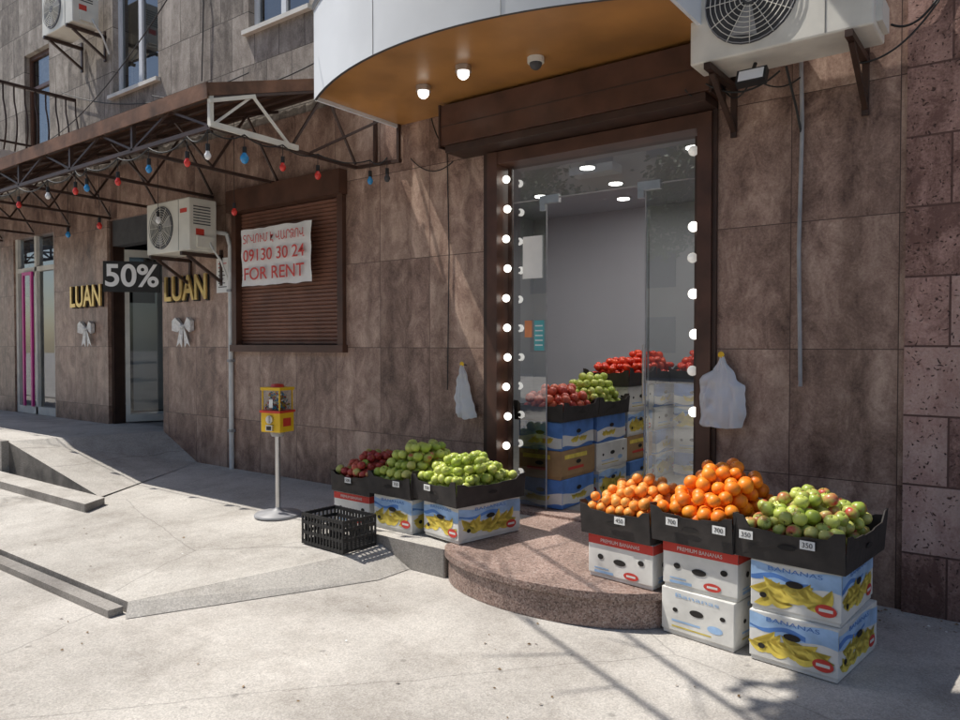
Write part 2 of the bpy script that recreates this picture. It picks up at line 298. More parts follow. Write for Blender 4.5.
# ------------------------------------------------------------------ ground, pavements
g=MB(); g.add([(-150,-150,0),(150,-150,0),(150,150,0),(-150,150,0)],[(0,1,2,3)],'ground'); g.build('ground')
zs=lambda p: 0.07+ (p[1]+2.84)/2.84*0.105
w=MB()
w.prism([(-22,-2.8),(-4.3,-2.84),(-3.82,-1.42),(-3.82,0.0),(-22,0.0)],0.002,zs,'walk','kerb')
w.add([(-4.3,-2.84,.069),(-4.22,-2.9,.004),(-3.55,-1.5,.004),(-3.55,-1.19,.004),(-3.82,-1.19,.131),(-3.82,-1.42,.1225)],[(0,1,2,5),(5,2,3,4)],'walk')
w.box(-22,-4.32,-2.95,-2.86,0.002,0.045,'kerb')
w.build('pavement')
w=MB()
w.prism([(-4.12,-1.18),(-3.22,-1.2),(-3.22,0.0),(-4.12,0.0)],0.003,0.198,'walk','kerb'); w.build('concrete_slab',bevel=.012)
w=MB()
w.prism([(-22,-1.6),(-9.35,-1.6),(-8.85,-0.001),(-22,-0.001)],0.1,0.5,'walk','dconc')
vs=[(-9.35,-1.6,0.5),(-7.2,-1.6,0.13),(-8.1,-0.001,0.175),(-8.85,-0.001,0.5),(-9.35,-1.6,0.1)]
w.add(vs,[(0,1,2,3)],'walk'); w.add([vs[0],vs[1],vs[4]],[(0,1,2)],'dconc')
w.box(-22,-9.3,-1.68,-1.601,0.1,0.512,'kerb')
w.build('entrance_ramp')
w=MB(); w.prism([(-22,-2.0),(-6.75,-1.95),(-6.9,-1.7),(-22,-1.7)],0.08,0.18,'walk','kerb'); w.build('low_kerb_step',bevel=.012)
cx,cy=-2.45,-1.0
arc=[]
for i in range(0,21):
    t=R(-12-156*i/20); arc.append((cx+0.82*math.cos(t),-1.0+0.45*math.sin(t)))
pts=[(-1.64,0.3)]+arc+[(-3.24,0.3)]
pts=pts[::-1]
w=MB(); w.prism(pts,0.003,0.17,'granite')
pts2=[(cx+(p[0]-cx)*1.025,p[1]-0.02 if p[1]<0 else p[1]) for p in pts]
w.prism(pts2,0.171,0.212,'granite')
w.build('granite_step',bevel=0.004)
w=MB(); rr=random.Random(5)
for i in range(420):
    if rr.random()<.5: x=rr.uniform(-9,1.5); y=rr.uniform(-4.4,-1.5); z=.004 if (x>-3.6 or y<-3.0) else None
    else: x=rr.uniform(-1.1,1.5); y=-abs(rr.gauss(.05,.15))-.04; z=.004
    if z is None:
        if x<-4.4 and y>-2.7: z=zs((x,y))+.004
        else: continue
    if y>-1.95 and x<-6.6: continue
    s=rr.uniform(.004,.014); a=rr.uniform(0,6.28); ca,sa=math.cos(a)*s,math.sin(a)*s
    w.add([(x-ca,y-sa,z),(x+sa*.5,y-ca*.5,z+s*.5),(x+ca,y+sa,z+.001),(x-sa*.5,y+ca*.5,z)],[(0,1,2),(0,2,3)],'dryleaf' if rr.random()<.8 else 'paper')
w.build('leaf_litter')

# ------------------------------------------------------------------ building
bld=empty('stone_building')
def wall(name,x0,x1,z0,z1,holes,y,depth,k,parent):
    xs=sorted(set([x0,x1]+[h[0] for h in holes]+[h[1] for h in holes])); zz=sorted(set([z0,z1]+[h[2] for h in holes]+[h[3] for h in holes]))
    m=MB()
    for a,b in zip(xs[:-1],xs[1:]):
        for c,d in zip(zz[:-1],zz[1:]):
            mx,mz=(a+b)/2,(c+d)/2
            if any(h[0]<mx<h[1] and h[2]<mz<h[3] for h in holes): continue
            m.add([(a,y,c),(b,y,c),(b,y,d),(a,y,d)],[(0,1,2,3)],k)
            m.add([(a,y+depth,c),(b,y+depth,c),(b,y+depth,d),(a,y+depth,d)],[(3,2,1,0)],k)
    for h in holes:
        a,b,c,d=h
        m.add([(a,y,c),(a,y+depth,c),(a,y+depth,d),(a,y,d)],[(0,1,2,3)],k)
        m.add([(b,y,c),(b,y+depth,c),(b,y+depth,d),(b,y,d)],[(3,2,1,0)],k)
        m.add([(a,y,d),(b,y,d),(b,y+depth,d),(a,y+depth,d)],[(0,1,2,3)],k)
        m.add([(a,y,c),(b,y,c),(b,y+depth,c),(a,y+depth,c)],[(3,2,1,0)],k)
    return m.build(name,parent)
DX0,DX1=-3.71,-1.80
wall('ground_floor_wall',-22,-0.634,0,4.0,[(DX0,DX1,0.0,3.2),(-10.25,-8.85,0.0,3.3),(-13.32,-11.87,0.0,3.3),(-7.29,-5.50,1.56,3.3)],0,0.25,'slab',bld)
wall('right_pilaster',-0.634,0.35,0,4.0,[],-0.035,0.3,'rough',bld)
w=MB(); w.box(-0.6345,-0.634,-0.035,0.0,0,4,'rough'); w.build('pilaster_side',bld)
wall('right_wall',0.35,9,0,4.0,[],0,0.25,'slab',bld)
wall('upper_wall',-22,9,4.0,11,[(-10.06,-8.92,4.97,7.0),(-7.05,-6.03,5.08,7.0),(-12.85,-11.98,4.2,6.15),(-3.6,-2.3,5.1,7.0),(0.4,1.6,5.1,7.0),(-16.5,-15.2,5,7)],0.012,0.25,'upper',bld)
w=MB(); w.box(-22,9,-0.02,0.3,11,11.4,'offw'); w.add([(-22,0.3,0),(-22,12,0),(-22,12,11),(-22,0.3,11)],[(0,1,2,3)],'upper')
w.add([(9,0.3,0),(9,12,0),(9,12,11),(9,0.3,11)],[(3,2,1,0)],'upper'); w.add([(-22,0.3,11),(9,0.3,11),(9,12,11),(-22,12,11)],[(0,1,2,3)],'dgrey')
w.build('roof_and_sides',bld)
def window(name,x0,x1,z0,z1,par,mull=1,fr='whitep'):
    m=MB(); y0,y1=0.09,0.15; t=0.065
    m.box(x0,x0+t,y0,y1,z0,z1,fr); m.box(x1-t,x1,y0,y1,z0,z1,fr); m.box(x0+t,x1-t,y0,y1,z0,z0+t,fr); m.box(x0+t,x1-t,y0,y1,z1-t,z1,fr)
    for i in range(mull):
        xx=x0+(x1-x0)*(i+1)/(mull+1); m.box(xx-t*.6,xx+t*.6,y0,y1,z0+t,z1-t,fr)
    m.box(x0+t,x1-t,y0+0.002,y1-0.002,z0+(z1-z0)*.72,z0+(z1-z0)*.72+.05,fr)
    m.add([(x0,0.12,z0),(x1,0.12,z0),(x1,0.12,z1),(x0,0.12,z1)],[(0,1,2,3)],'glass2')
    m.add([(x0,0.5,z0),(x1,0.5,z0),(x1,0.5,z1),(x0,0.5,z1)],[(0,1,2,3)],'intw')
    m.box(x0-0.05,x1+0.05,-0.05,0.09,z0-0.05,z0-0.002,'offw')
    return m.build(name,par)
window('upper_window',-10.06,-8.92,4.97,7.0,bld)
window('upper_window_b',-7.05,-6.03,5.08,7.0,bld)
window('upper_window_c',-3.6,-2.3,5.1,7.0,bld)
window('upper_window_d',0.4,1.6,5.1,7.0,bld)
window('upper_window_e',-16.5,-15.2,5,7.0,bld)
window('balcony_door',-12.85,-11.98,4.2,6.15,bld,mull=0,fr='brown')
w=MB(); w.box(-14.6,-11.05,-1.25,-0.01,4.08,4.2,'offw')
for k,(a,b) in enumerate([((-14.6,-1.22),(-11.08,-1.22)),((-11.08,-1.22),(-11.08,-0.02))]):
    w.beam((*a,5.1),(*b,5.1),0.05,0.04,'dbrown'); w.beam((*a,4.32),(*b,4.32),0.03,0.03,'dbrown')
    n=26 if k==0 else 9
    for i in range(n+1):
        x=a[0]+(b[0]-a[0])*i/n; y=a[1]+(b[1]-a[1])*i/n
        nx,ny=(0,-1) if k==0 else (1,0)
        ps=[]
        for j in range(9):
            t=j/8; bl=0.09*math.sin(math.pi*min(1,t*1.3))*(1 if t<.77 else 0)
            ps.append((x+nx*bl,y+ny*bl,4.2+0.9*t))
        w.tube(ps,0.011,'dbrown',5)
w.build('balcony',bld)

# --- shop interior
w=MB(); x0,x1,y0,y1,z0,z1=-5.6,-1.45,0.252,3.6,0.235,3.32
w.add([(x0,y0,z0),(x1,y0,z0),(x1,y1,z0),(x0,y1,z0)],[(0,1,2,3)],'intf')
w.add([(x0,y0,z1),(x1,y0,z1),(x1,y1,z1),(x0,y1,z1)],[(3,2,1,0)],'intw')
w.add([(x0,y1,z0),(x1,y1,z0),(x1,y1,z1),(x0,y1,z1)],[(0,1,2,3)],'intw')
w.add([(x0,y0,z0),(x0,y1,z0),(x0,y1,z1),(x0,y0,z1)],[(0,1,2,3)],'intw')
w.add([(x1,y0,z0),(x1,y1,z0),(x1,y1,z1),(x1,y0,z1)],[(3,2,1,0)],'intw')
w.box(DX0,DX1,0.0,0.252,0.06,0.232,'granite')
w.build('shop_interior',bld)
w=MB()
leds=[(-4.6,0.9),(-4.6,2.2),(-3.9,0.75),(-3.5,1.3),(-3.6,2.1),(-3.0,.8),(-2.4,1.2),(-2.5,2.0),(-2.6,2.8),(-3.9,2.9)]
for x,y in leds: w.cyl((x,y,3.30),(x,y,3.315),0.07,'led',n=16); w.cyl((x,y,3.306),(x,y,3.319),0.09,'chrome',n=16)
w.build('ceiling_lights',bld)
for x,y in [(-4.4,1.6),(-3.5,0.9),(-2.6,2.3)]:
    l=bpy.data.lights.new('ceiling_lamp','AREA'); l.shape='DISK'; l.size=0.5; l.energy=16; l.color=(1,0.97,0.94)
    o=bpy.data.objects.new('ceiling_lamp',l); sc.collection.objects.link(o); o.location=(x,y,3.27); o.parent=bld
w=MB()
w.box(DX0,DX0+0.10,-0.05,0.2,0.2,3.2,'brown'); w.box(DX1-0.10,DX1,-0.05,0.2,0.2,3.2,'brown'); w.box(DX0+.1,DX1-.1,-0.045,0.2,3.1,3.2,'brown')
w.box(DX0-0.05,DX0-0.001,-0.03,0.0,0.2,3.25,'dbrown'); w.box(DX1+0.001,DX1+0.03,-0.03,0.0,0.2,3.25,'dbrown')
w.build('door_frame',bld)
w=MB(); gx0,gx1=DX0+.1,DX1-.1; gy=0.13
def pane(a,b,c,d,y=gy,k='glassr'): w.add([(a,y,c),(b,y,c),(b,y,d),(a,y,d)],[(0,1,2,3)],k)
pane(gx0,-3.23,0.24,2.79); pane(-2.36,gx1,0.24,2.79); pane(gx0,gx1,2.80,3.1)
a=R(68); hx,hy=-2.38,gy+0.02; ex,ey=hx-0.82*math.cos(a),hy+0.82*math.sin(a)
w.add([(hx,hy,0.25),(ex,ey,0.25),(ex,ey,2.76),(hx,hy,2.76)],[(0,1,2,3)],'glass')
w.beam((ex,ey,0.25),(ex,ey,2.76),0.012,0.012,'grey')
for x,z in ((-3.2,2.79),(-2.33,2.79)):
    w.box(x-0.09,x+0.09,gy-0.02,gy+0.02,z-0.035,z+0.03,'chrome'); w.box(x-0.09,x-0.04,gy-0.018,gy+0.018,z-0.09,z-0.036,'chrome')
w.box(-3.235,-3.228,gy-0.006,gy+0.006,0.24,2.75,'grey'); w.box(-2.363,-2.356,gy-0.006,gy+0.006,0.24,2.75,'grey')
w.box(gx0,gx1,gy-0.006,gy+0.006,2.792,2.80,'grey')
w.cyl((ex-.03,ey-.03,1.1),(ex-.03,ey-.03,1.6),0.013,'chrome')
w.build('glass_door',bld)
w=MB()
w.box(-3.46,-3.27,gy-0.012,gy-0.008,2.15,2.5,'paper'); w.box(-3.345,-3.25,gy-0.012,gy-0.008,1.55,1.8,'cyan'); w.box(-3.44,-3.37,gy-0.012,gy-0.008,1.66,1.8,'osticker')
for i in range(5): w.box(-3.335,-3.262,gy-0.014,gy-0.0125,1.59+i*.04,1.6+i*.04,'whiteink')
w.build('door_stickers',bld)
w=MB()
def globe(x,y,z,r=0.036,k='bulbw'):
    w.sphere((x,y,z),r,k,14); w.cyl((x,y+0.02,z),(x,y+0.055,z),0.018,'black')
for i in range(11): globe(-3.555+0.015*random.uniform(-1,1),0.03,0.5+i*0.248,r=.033)
for i in range(10):
    if i in (1,8): continue
    globe(-1.95+.01*random.uniform(-1,1),0.03,0.62+i*0.262+.03*random.uniform(-1,1), r=.037,k='bulbw' if i%3 else 'bulbg')
w.box(-3.585,-3.545,0.08,0.095,0.5,3.08,'dbrown'); w.box(-1.965,-1.925,0.08,0.095,0.5,3.08,'dbrown')
w.build('door_light_bulbs',bld)
w=MB(); w.box(-4.03,-1.74,-0.27,0.0,3.27,3.6,'brown'); w.box(-4.0,-1.77,-0.25,-0.0,3.21,3.268,'dbrown')
w.box(-4.03,-1.74,-0.274,-0.27,3.42,3.43,'dbrown')
w.box(-4.05,-4.031,-0.28,0,3.25,3.61,'dbrown'); w.box(-1.739,-1.72,-0.28,0,3.25,3.61,'dbrown')
w.build('roller_shutter_box',bld,bevel=0.004)
w=MB(); n=36; z0,z1=1.60,3.08
for i in range(n):
    a=z0+(z1-z0)*i/n; b=z0+(z1-z0)*(i+1)/n; h=b-a
    w.add([(-7.24,0.045,a),(-5.55,0.045,a),(-5.55,0.03,a+h*.25),(-7.24,0.03,a+h*.25),(-5.55,0.03,a+h*.75),(-7.24,0.03,a+h*.75),(-5.55,0.045,b),(-7.24,0.045,b)],[(0,1,2,3),(3,2,4,5),(5,4,6,7)],'shutter')
w.box(-7.31,-7.23,-0.05,0.06,1.56,3.08,'brown'); w.box(-5.56,-5.48,-0.05,0.06,1.56,3.08,'brown')
w.box(-7.33,-5.46,-0.11,0.06,3.081,3.32,'brown'); w.box(-7.33,-5.46,-0.07,0.06,1.52,1.595,'brown')
w.build('window_roller_shutter',bld)
w=MB()
w.add([(-10.25,0.25,0.5),(-8.85,0.25,0.5),(-8.85,3,0.5),(-10.25,3,0.5)],[(0,1,2,3)],'intf')
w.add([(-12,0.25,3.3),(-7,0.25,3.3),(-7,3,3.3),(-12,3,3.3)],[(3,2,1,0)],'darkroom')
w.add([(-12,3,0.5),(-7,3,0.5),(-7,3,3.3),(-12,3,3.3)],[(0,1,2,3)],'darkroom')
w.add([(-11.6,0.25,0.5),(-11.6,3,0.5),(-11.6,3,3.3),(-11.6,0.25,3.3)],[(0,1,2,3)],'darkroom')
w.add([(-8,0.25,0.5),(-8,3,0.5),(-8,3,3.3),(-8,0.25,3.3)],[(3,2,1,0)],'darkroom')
w.box(-10.25,-10.19,0.05,0.2,0.5,3.3,'dbrown'); w.box(-8.91,-8.85,0.05,0.2,0.5,3.3,'black'); w.box(-10.19,-8.91,0.05,0.2,2.95,3.3,'dgrey')
w.box(-10.25,-8.85,-0.001,0.25,0.38,0.5,'walk')
w.X=Matrix.Translation((-10.17,0.2,0.52))@Matrix.Rotation(R(62),4,'Z')
for b in ((0,0.06,0,2.4),(0.78,0.84,0,2.4),(0.06,0.78,0,0.1),(0.06,0.78,2.3,2.4)): w.box(b[0],b[1],-0.02,0.02,b[2],b[3],'offw')
w.add([(0.06,0,0.1),(0.78,0,0.1),(0.78,0,2.3),(0.06,0,2.3)],[(0,1,2,3)],'glass'); w.box(0.1,0.7,0.02,0.03,0.15,2.2,'intw')
w.X=Matrix.Identity(4)
w.box(-9.4,-9.33,0.9,0.98,0.5,2.8,'offw'); w.box(-10,-9.0,1.6,1.7,0.5,1.5,'offw')
w.build('boutique_entrance',bld)
w=MB()
for a,b in ((-13.32,-13.24),(-12.62,-12.55),(-11.95,-11.87)): w.box(a,b,0.03,0.12,0.5,3.3,'offw')
w.box(-13.24,-11.95,0.03,0.12,2.75,2.82,'offw'); w.box(-13.24,-11.95,0.03,0.12,0.5,0.62,'offw')
w.box(-13.02,-12.97,0.0,0.03,0.62,2.75,'magenta'); w.box(-12.72,-12.67,0.0,0.03,0.62,2.75,'magenta'); w.box(-12.97,-12.72,0.0,0.03,2.7,2.75,'magenta')
w.add([(-13.32,0.08,0.5),(-11.87,0.08,0.5),(-11.87,0.08,3.3),(-13.32,0.08,3.3)],[(0,1,2,3)],'glassr')
w.add([(-13.6,1.3,0.5),(-11.6,1.3,0.5),(-11.6,1.3,3.3),(-13.6,1.3,3.3)],[(0,1,2,3)],'intw')
w.add([(-13.6,0.25,0.5),(-13.6,1.3,0.5),(-13.6,1.3,3.3),(-13.6,0.25,3.3)],[(0,1,2,3)],'intw')
for i in range(9): w.box(-13.2+i*.14,-13.12+i*.14,0.9,1.2,1.0+.1*(i%3),2.1,random.choice(['redp','paper','blue','dgrey','cream']))
w.build('storefront_window',bld)
w=MB(); w.cyl((-7.36,-0.03,0.17),(-7.36,-0.03,2.72),0.028,'pipe',n=12); w.tube([(-7.36,-.03,2.72),(-7.4,-.05,2.86),(-7.6,-.15,2.9)],0.024,'pipe',8)
for z in (0.6,1.4,2.2): w.box(-7.395,-7.325,-0.06,-0.001,z,z+.03,'grey')
w.build('drain_pipe')
w=MB(); w.tube([(-1.23,-.03,3.45),(-1.22,-.03,3.0),(-1.235,-.025,2.2),(-1.22,-.03,1.5),(-1.215,-.04,1.33)],0.013,'grey',8)
w.tube([(-1.25,-.3,3.3),(-1.24,-.1,3.1),(-1.225,-.03,2.95)],0.008,'cable'); w.build('wall_conduit')
def sag(a,b,d,n=14):
    a=Vector(a);b=Vector(b); return [tuple(a.lerp(b,i/n)-Vector((0,0,d*4*(i/n)*(1-i/n)))) for i in range(n+1)]
w=MB(); w.tube(sag((-4.35,-.02,3.62),(-4.05,-.1,3.35),.12),.006,'cable'); w.tube(sag((-4.6,-.02,3.3),(-4.1,-.02,3.2),.1),.005,'cable')
w.tube([(-4.18,-.01,3.5),(-4.15,-.015,2.4),(-4.17,-.015,1.2)],.005,'cable'); w.tube(sag((-1.7,-.1,3.55),(-1.9,-.28,3.3),.15),.005,'cable')
w.tube(sag((-7.0,-.03,4.6),(-11.5,-.03,5.3),.25),.007,'cable'); w.tube(sag((-6.4,-1.2,5.0),(-12.5,-.1,4.6),.3),.006,'cable')
w.tube(sag((-5.6,-.03,4.5),(-9.0,-.03,4.75),.2),.007,'cable'); w.tube([(-7.9,-.03,4.7),(-7.85,-.03,5.6),(-8.1,-.03,7)],.007,'cable')
w.tube(sag((-.72,-.06,3.5),(-.4,-.05,3.75),.12),.007,'cable'); w.tube(sag((-.9,-.1,3.3),(-.45,-.05,3.62),.1),.006,'cable')
w.tube(sag((-1.75,-.3,3.3),(-1.3,-.25,3.3),.09),.006,'cable')
w.build('wall_cables')

# ------------------------------------------------------------------ canopy over door
def bow(s=1.0,n=20):
    x0,x1=-4.75,-1.72; mid=(x0+x1)/2; hw=(x1-x0)/2
    return [(mid+hw*(-1+2*i/n), -1.0-0.42*(1-(-1+2*i/n)**2)) for i in range(n+1)]
b=bow(); par=empty('entrance_canopy')
w=MB(); n=len(b); zb,zt=3.63,4.32
w.add([(x,y,zb) for x,y in b]+[(b[-1][0],-0.001,zb),(b[0][0],-0.001,zb)],[tuple(range(n+2))[::-1]],'soffit'); w.build('soffit',par)
w=MB(); vs=[(x,y-0.02,zb-0.03) for x,y in b]+[(x,y-0.02,zt) for x,y in b]
w.add(vs,[(i,i+1,n+i+1,n+i) for i in range(n-1)],'whitep',True)
vs=[(x,y+0.005,zb-0.03) for x,y in b]+[(x,y+0.005,zt) for x,y in b]
w.add(vs,[(i,i+1,n+i+1,n+i)[::-1] for i in range(n-1)],'whitep',True)
vs=[(x,y-0.02,zb-0.03) for x,y in b]+[(x,y+0.005,zb-0.03) for x,y in b]; w.add(vs,[(i,n+i,n+i+1,i+1) for i in range(n-1)],'dgrey')
vs=[(x,y-0.035,zt) for x,y in b]+[(x,y-0.035,zt+.05) for x,y in b]; w.add(vs,[(i,i+1,n+i+1,n+i) for i in range(n-1)],'dgrey',True)
w.add([(x,y-.035,zt+.05) for x,y in b]+[(b[-1][0],-0.001,zt+.05),(b[0][0],-0.001,zt+.05)],[tuple(range(n+2))],'grey')
w.add([(x,y-.035,zt) for x,y in b]+[(b[-1][0],-0.001,zt),(b[0][0],-0.001,zt)],[tuple(range(n+2))[::-1]],'grey')
w.box(b[0][0]-.012,b[0][0]+.012,b[0][1],-.001,zb-.03,zt,'whitep'); w.box(b[-1][0]-.012,b[-1][0]+.012,b[-1][1],-.001,zb-.03,zt,'whitep')
for i in (7,14): w.beam((b[i][0],b[i][1]-.0215,zb-.03),(b[i][0],b[i][1]-.0215,zt),.004,.003,'grey')
w.build('fascia',par)
w=MB()
for x,y in ((-3.37,-.8),(-3.88,-.66)):
    w.cyl((x,y,3.585),(x,y,3.628),0.06,'chrome',n=18); w.sphere((x,y,3.575),0.045,'bulbw',14)
w.cyl((-2.86,-.62,3.59),(-2.86,-.62,3.628),0.06,'offw',n=18); w.sphere((-2.86,-.62,3.585),0.045,'dgrey',14)
w.build('soffit_lights',par)

# ------------------------------------------------------------------ metal awning
par=empty('metal_awning')
XE=-5.3; YF=-1.6; ZF=3.66; ZW=4.17
w=MB(); n=160; X0=-18.0
vs=[];fs=[]
for i in range(n+1):
    x=X0+(XE-X0)*i/n; dz=0.012*(1 if i%2 else -1)
    vs+=[(x,YF-.03,ZF+dz),(x,-0.005,ZW+dz)]
for i in range(n): fs.append((2*i,2*i+2,2*i+3,2*i+1))
w.add(vs,fs,'rust'); w.build('roof_sheet',par)
w=MB(); w.box(X0,XE,YF-.045,YF-.032,ZF-.1,ZF+.03,'rust'); w.beam((X0,YF,3.34),(XE,YF,3.34),.035,.035,'dbrown')
w.beam((XE,YF-.04,ZF-.03),(XE,-.01,ZW-.03),.015,.1,'rust')
zr=lambda y: ZF+(ZW-ZF)*(y-YF)/(-YF)
for y in (-1.5,-1.15,-.8,-.45,-.12): w.beam((X0,y,zr(y)-.045),(XE,y,zr(y)-.045),.04,.04,'dbrown')
x=XE-.02; i=0
while x>X0:
    k='offw' if i==0 else 'dbrown'
    w.beam((x,YF,3.345),(x,-.01,3.32),.03,.03,'dbrown'); w.beam((x,YF,zr(YF)-.085),(x,-.01,zr(0)-.085),.03,.03,'dbrown')
    w.beam((x,YF,3.34),(x,YF,ZF-.02),.035,.035,k)
    ys=[YF,-1.2,-.8,-.4,-.02]
    for j in range(4):
        a,bq=ys[j],ys[j+1]
        if j%2==0: w.beam((x,a,3.35),(x,bq,zr(bq)-.09),.02,.02,k if j<2 else 'dbrown')
        else: w.beam((x,a,zr(a)-.09),(x,bq,3.35),.02,.02,k if j<2 else 'dbrown')
    if i==0:
        w.beam((x+.03,YF-.03,3.36),(x+.03,-.75,3.35),.03,.045,'offw'); w.beam((x+.03,YF-.03,ZF-.12),(x+.03,-1.2,zr(-1.2)-.1),.03,.03,'offw')
    xx=x
    w.beam((xx,YF,3.35),(xx-.6,YF,ZF-.08),.02,.02,'dbrown'); w.beam((xx-.6,YF,ZF-.08),(xx-1.2,YF,3.35),.02,.02,'dbrown')
    x-=1.2; i+=1
w.beam((XE,-.01,3.32),(-4.72,-.02,3.3),.025,.03,'dbrown'); w.beam((XE,-.6,3.34),(-4.75,-.02,3.75),.02,.02,'dbrown'); w.beam((-5.05,-.02,3.3),(-5.05,-.02,4.0),.03,.03,'dbrown')
w.beam((-4.74,-.03,3.28),(-4.74,-.03,3.64),.03,.03,'dbrown')
w.build('frame',par)
w=MB()
def hang(x,y,z,k,L=.1,r=.032):
    w.cyl((x,y,z),(x,y,z-L),.003,'cable',n=5); w.cyl((x,y,z-L),(x,y,z-L-.055),.017,'black')
    w.lathe([(.001,-r*1.35),(r*.6,-r*1.1),(r,-r*.3),(r*.95,r*.3),(r*.55,r*.95),(.015,r*1.25)],(x,y,z-L-.09),k,12)
fx=[-5.27,-5.56,-6.15,-6.68,-7.27,-7.5,-8.1,-8.8,-9.5,-10.3,-11.1,-12.2,-13.3]
fc=['white','red','blue','red','blue','red','white','red','blue','red','white','blue','red']
prev=None
for x,k in zip(fx,fc):
    z=3.30+random.uniform(-.02,.01)
    if prev: w.tube(sag(prev,(x,-1.66,z),.05+.03*random.random(),8),.006,'cable')
    prev=(x,-1.66,z); hang(x,-1.66,z,k,random.uniform(.06,.14),.027)
prev=(-5.27,-1.66,3.3)
for x,y,k,r in ((-5.22,-1.355,'blue',.036),(-5.22,-.97,'red',.028),(-5.22,-.58,'red',.03),(-5.0,-.14,'blue',.028),(-4.8,-.12,'dgrey',.028)):
    z=3.32; w.tube(sag(prev,(x,y,z),.05,8),.006,'cable'); prev=(x,y,z); hang(x,y,z,k,.1,r)
for x,y,k in ((-6.6,-.5,'red'),(-7.7,-.7,'white'),(-8.6,-.9,'red'),(-9.6,-.8,'blue')):
    hang(x,y,3.2,k,.15,.03); w.cyl((x,y,3.2),(x,y,3.9),.003,'cable',n=5)
w.build('string_lights')

# ------------------------------------------------------------------ air conditioners
def ac(name,x0,z0,wd,ht,y1,dp,k='cream',label=True):
    m=MB(); y0=y1-dp
    m.box(0,wd,y0,y1,0,ht,k); o=m.build(name,None,(x0,0,z0),bevel=0.012)
    m=MB(); cx,cz,r=wd*.36,ht*.5,ht*.42
    m.cyl((cx,y0-.004,cz),(cx,y0-.001,cz),r,'dgrey',n=32)
    for i in range(9):
        rr=r*(i+1)/9.2; pts=[(cx+rr*math.cos(t*math.pi/16),y0-.018,cz+rr*math.sin(t*math.pi/16)) for t in range(33)]; m.tube(pts,.003,k if i<8 else 'grey',4)
    for i in range(12):
        t=i*math.pi/6; m.cyl((cx+.05*math.cos(t),y0-.016,cz+.05*math.sin(t)),(cx+r*math.cos(t),y0-.016,cz+r*math.sin(t)),.003,k,n=4)
    for i in range(3):
        t=i*2*math.pi/3; m.add([(cx,y0-.006,cz),(cx+r*.85*math.cos(t),y0-.006,cz+r*.85*math.sin(t)),(cx+r*.85*math.cos(t+.7),y0-.009,cz+r*.85*math.sin(t+.7))],[(0,1,2)],'grey')
    m.cyl((cx,y0-.02,cz),(cx,y0-.008,cz),.045,'dgrey',n=16)
    m.box(wd*.76,wd*.763,y0-.003,y0-.0005,.01,ht-.01,'dgrey')
    if label: m.box(wd*.8,wd*.95,y0-.003,y0-.0005,ht*.72,ht*.80,'redp'); m.box(wd+.0005,wd+.003,y0+.08,y1-.16,ht*.3,ht*.42,'redp')
    for i in range(7): m.box(wd+.0005,wd+.004,y0+.05,y1-.08,ht*.5+i*.032,ht*.5+i*.032+.012,'dgrey')
    m.box(wd+.0005,wd+.03,y0+.08,y1-.05,.04,ht*.28,k)
    m.build('fan_grille',o)
    m=MB()
    for x in (.12,wd-.12):
        m.beam((x,y0-.03,-.03),(x,.0,-.03),.04,.04,'dbrown'); m.beam((x,y0+.05,-.05),(x,-.01,-.32),.03,.03,'dbrown'); m.beam((x,-.015,.05),(x,-.015,-.36),.04,.02,'dbrown')
    if label: m.tube([(wd+.02,y1-.1,.1),(wd+.08,y1-.1,.02),(wd+.08,y1,-.1),(wd+.03,-.03,-.3)],.012,'pipe',8)
    m.build('brackets',o)
    return o
ac('air_conditioner',-8.32,2.64,.88,.58,-.15,.34)
ac('air_conditioner',-1.78,3.36,1.04,.66,-.14,.36,k='offw',label=False)
ac('air_conditioner',-11.0,5.82,.9,.6,-.15,.34)
w=MB(); w.X=Matrix.Translation((-1.42,-.42,3.24))@Matrix.Rotation(R(-25),4,'X'); w.box(-.09,.09,-.02,.03,-.05,.05,'black'); w.box(-.075,.075,-.024,-.0205,-.037,.037,'white'); w.X=Matrix.Identity(4)
w.cyl((-1.42,-.4,3.28),(-1.42,-.35,3.34),.012,'black'); w.tube(sag((-1.42,-.4,3.25),(-1.75,-.05,3.4),.13),.005,'cable'); w.tube(sag((-1.42,-.38,3.25),(-1.23,-.05,3.3),.06),.005,'cable'); w.build('floodlight')

# ------------------------------------------------------------------ signs
s=empty('for_rent_sign',(-6.47,-.085,2.55))
w=MB(); nx,nz=24,14; vs=[];fs=[]
for j in range(nz+1):
    for i in range(nx+1):
        u,v=i/nx,j/nz; x=(u-.5)*1.17; z=(v-.5)*.62
        y=-.012+.03*noise.noise(Vector((u*3.2,v*2.2,3)))+.01*noise.noise(Vector((u*9,v*6,1)))
        z+=.014*noise.noise(Vector((u*7,0,5)))*(1 if j in(0,nz) else .5); vs.append((x,y,z))
for j in range(nz):
    for i in range(nx): a=j*(nx+1)+i; fs.append((a,a+1,a+nx+2,a+nx+1))
w.add(vs,fs,'paper',True); w.build('sheet',s)
text('line_rent_armenian','ՏՐՎՈՒՄ Է ՎԱՐՁՈՎ',(0,-.043,.19),.13,'redink',s,width=1.02)
text('line_phone','09130 30 24',(0,-.043,0.01),.18,'redink',s,width=1.02,bold=.001)
text('line_for_rent','FOR RENT',(0,-.043,-.19),.19,'redink',s,width=1.0,bold=.001)
s=empty('discount_sign',(-8.99,-.32,2.44)); s.rotation_euler=(0,0,R(48))
w=MB(); w.box(-.33,.33,-.008,.008,-.19,.19,'blackink'); w.cyl((-.25,0,.19),(-.25,0,.86),.003,'cable'); w.cyl((.25,0,.19),(.25,0,.86),.003,'cable'); w.build('panel',s)
text('label','50%',(0,-.012,0),.38,'whiteink',s,width=.62,bold=.008)
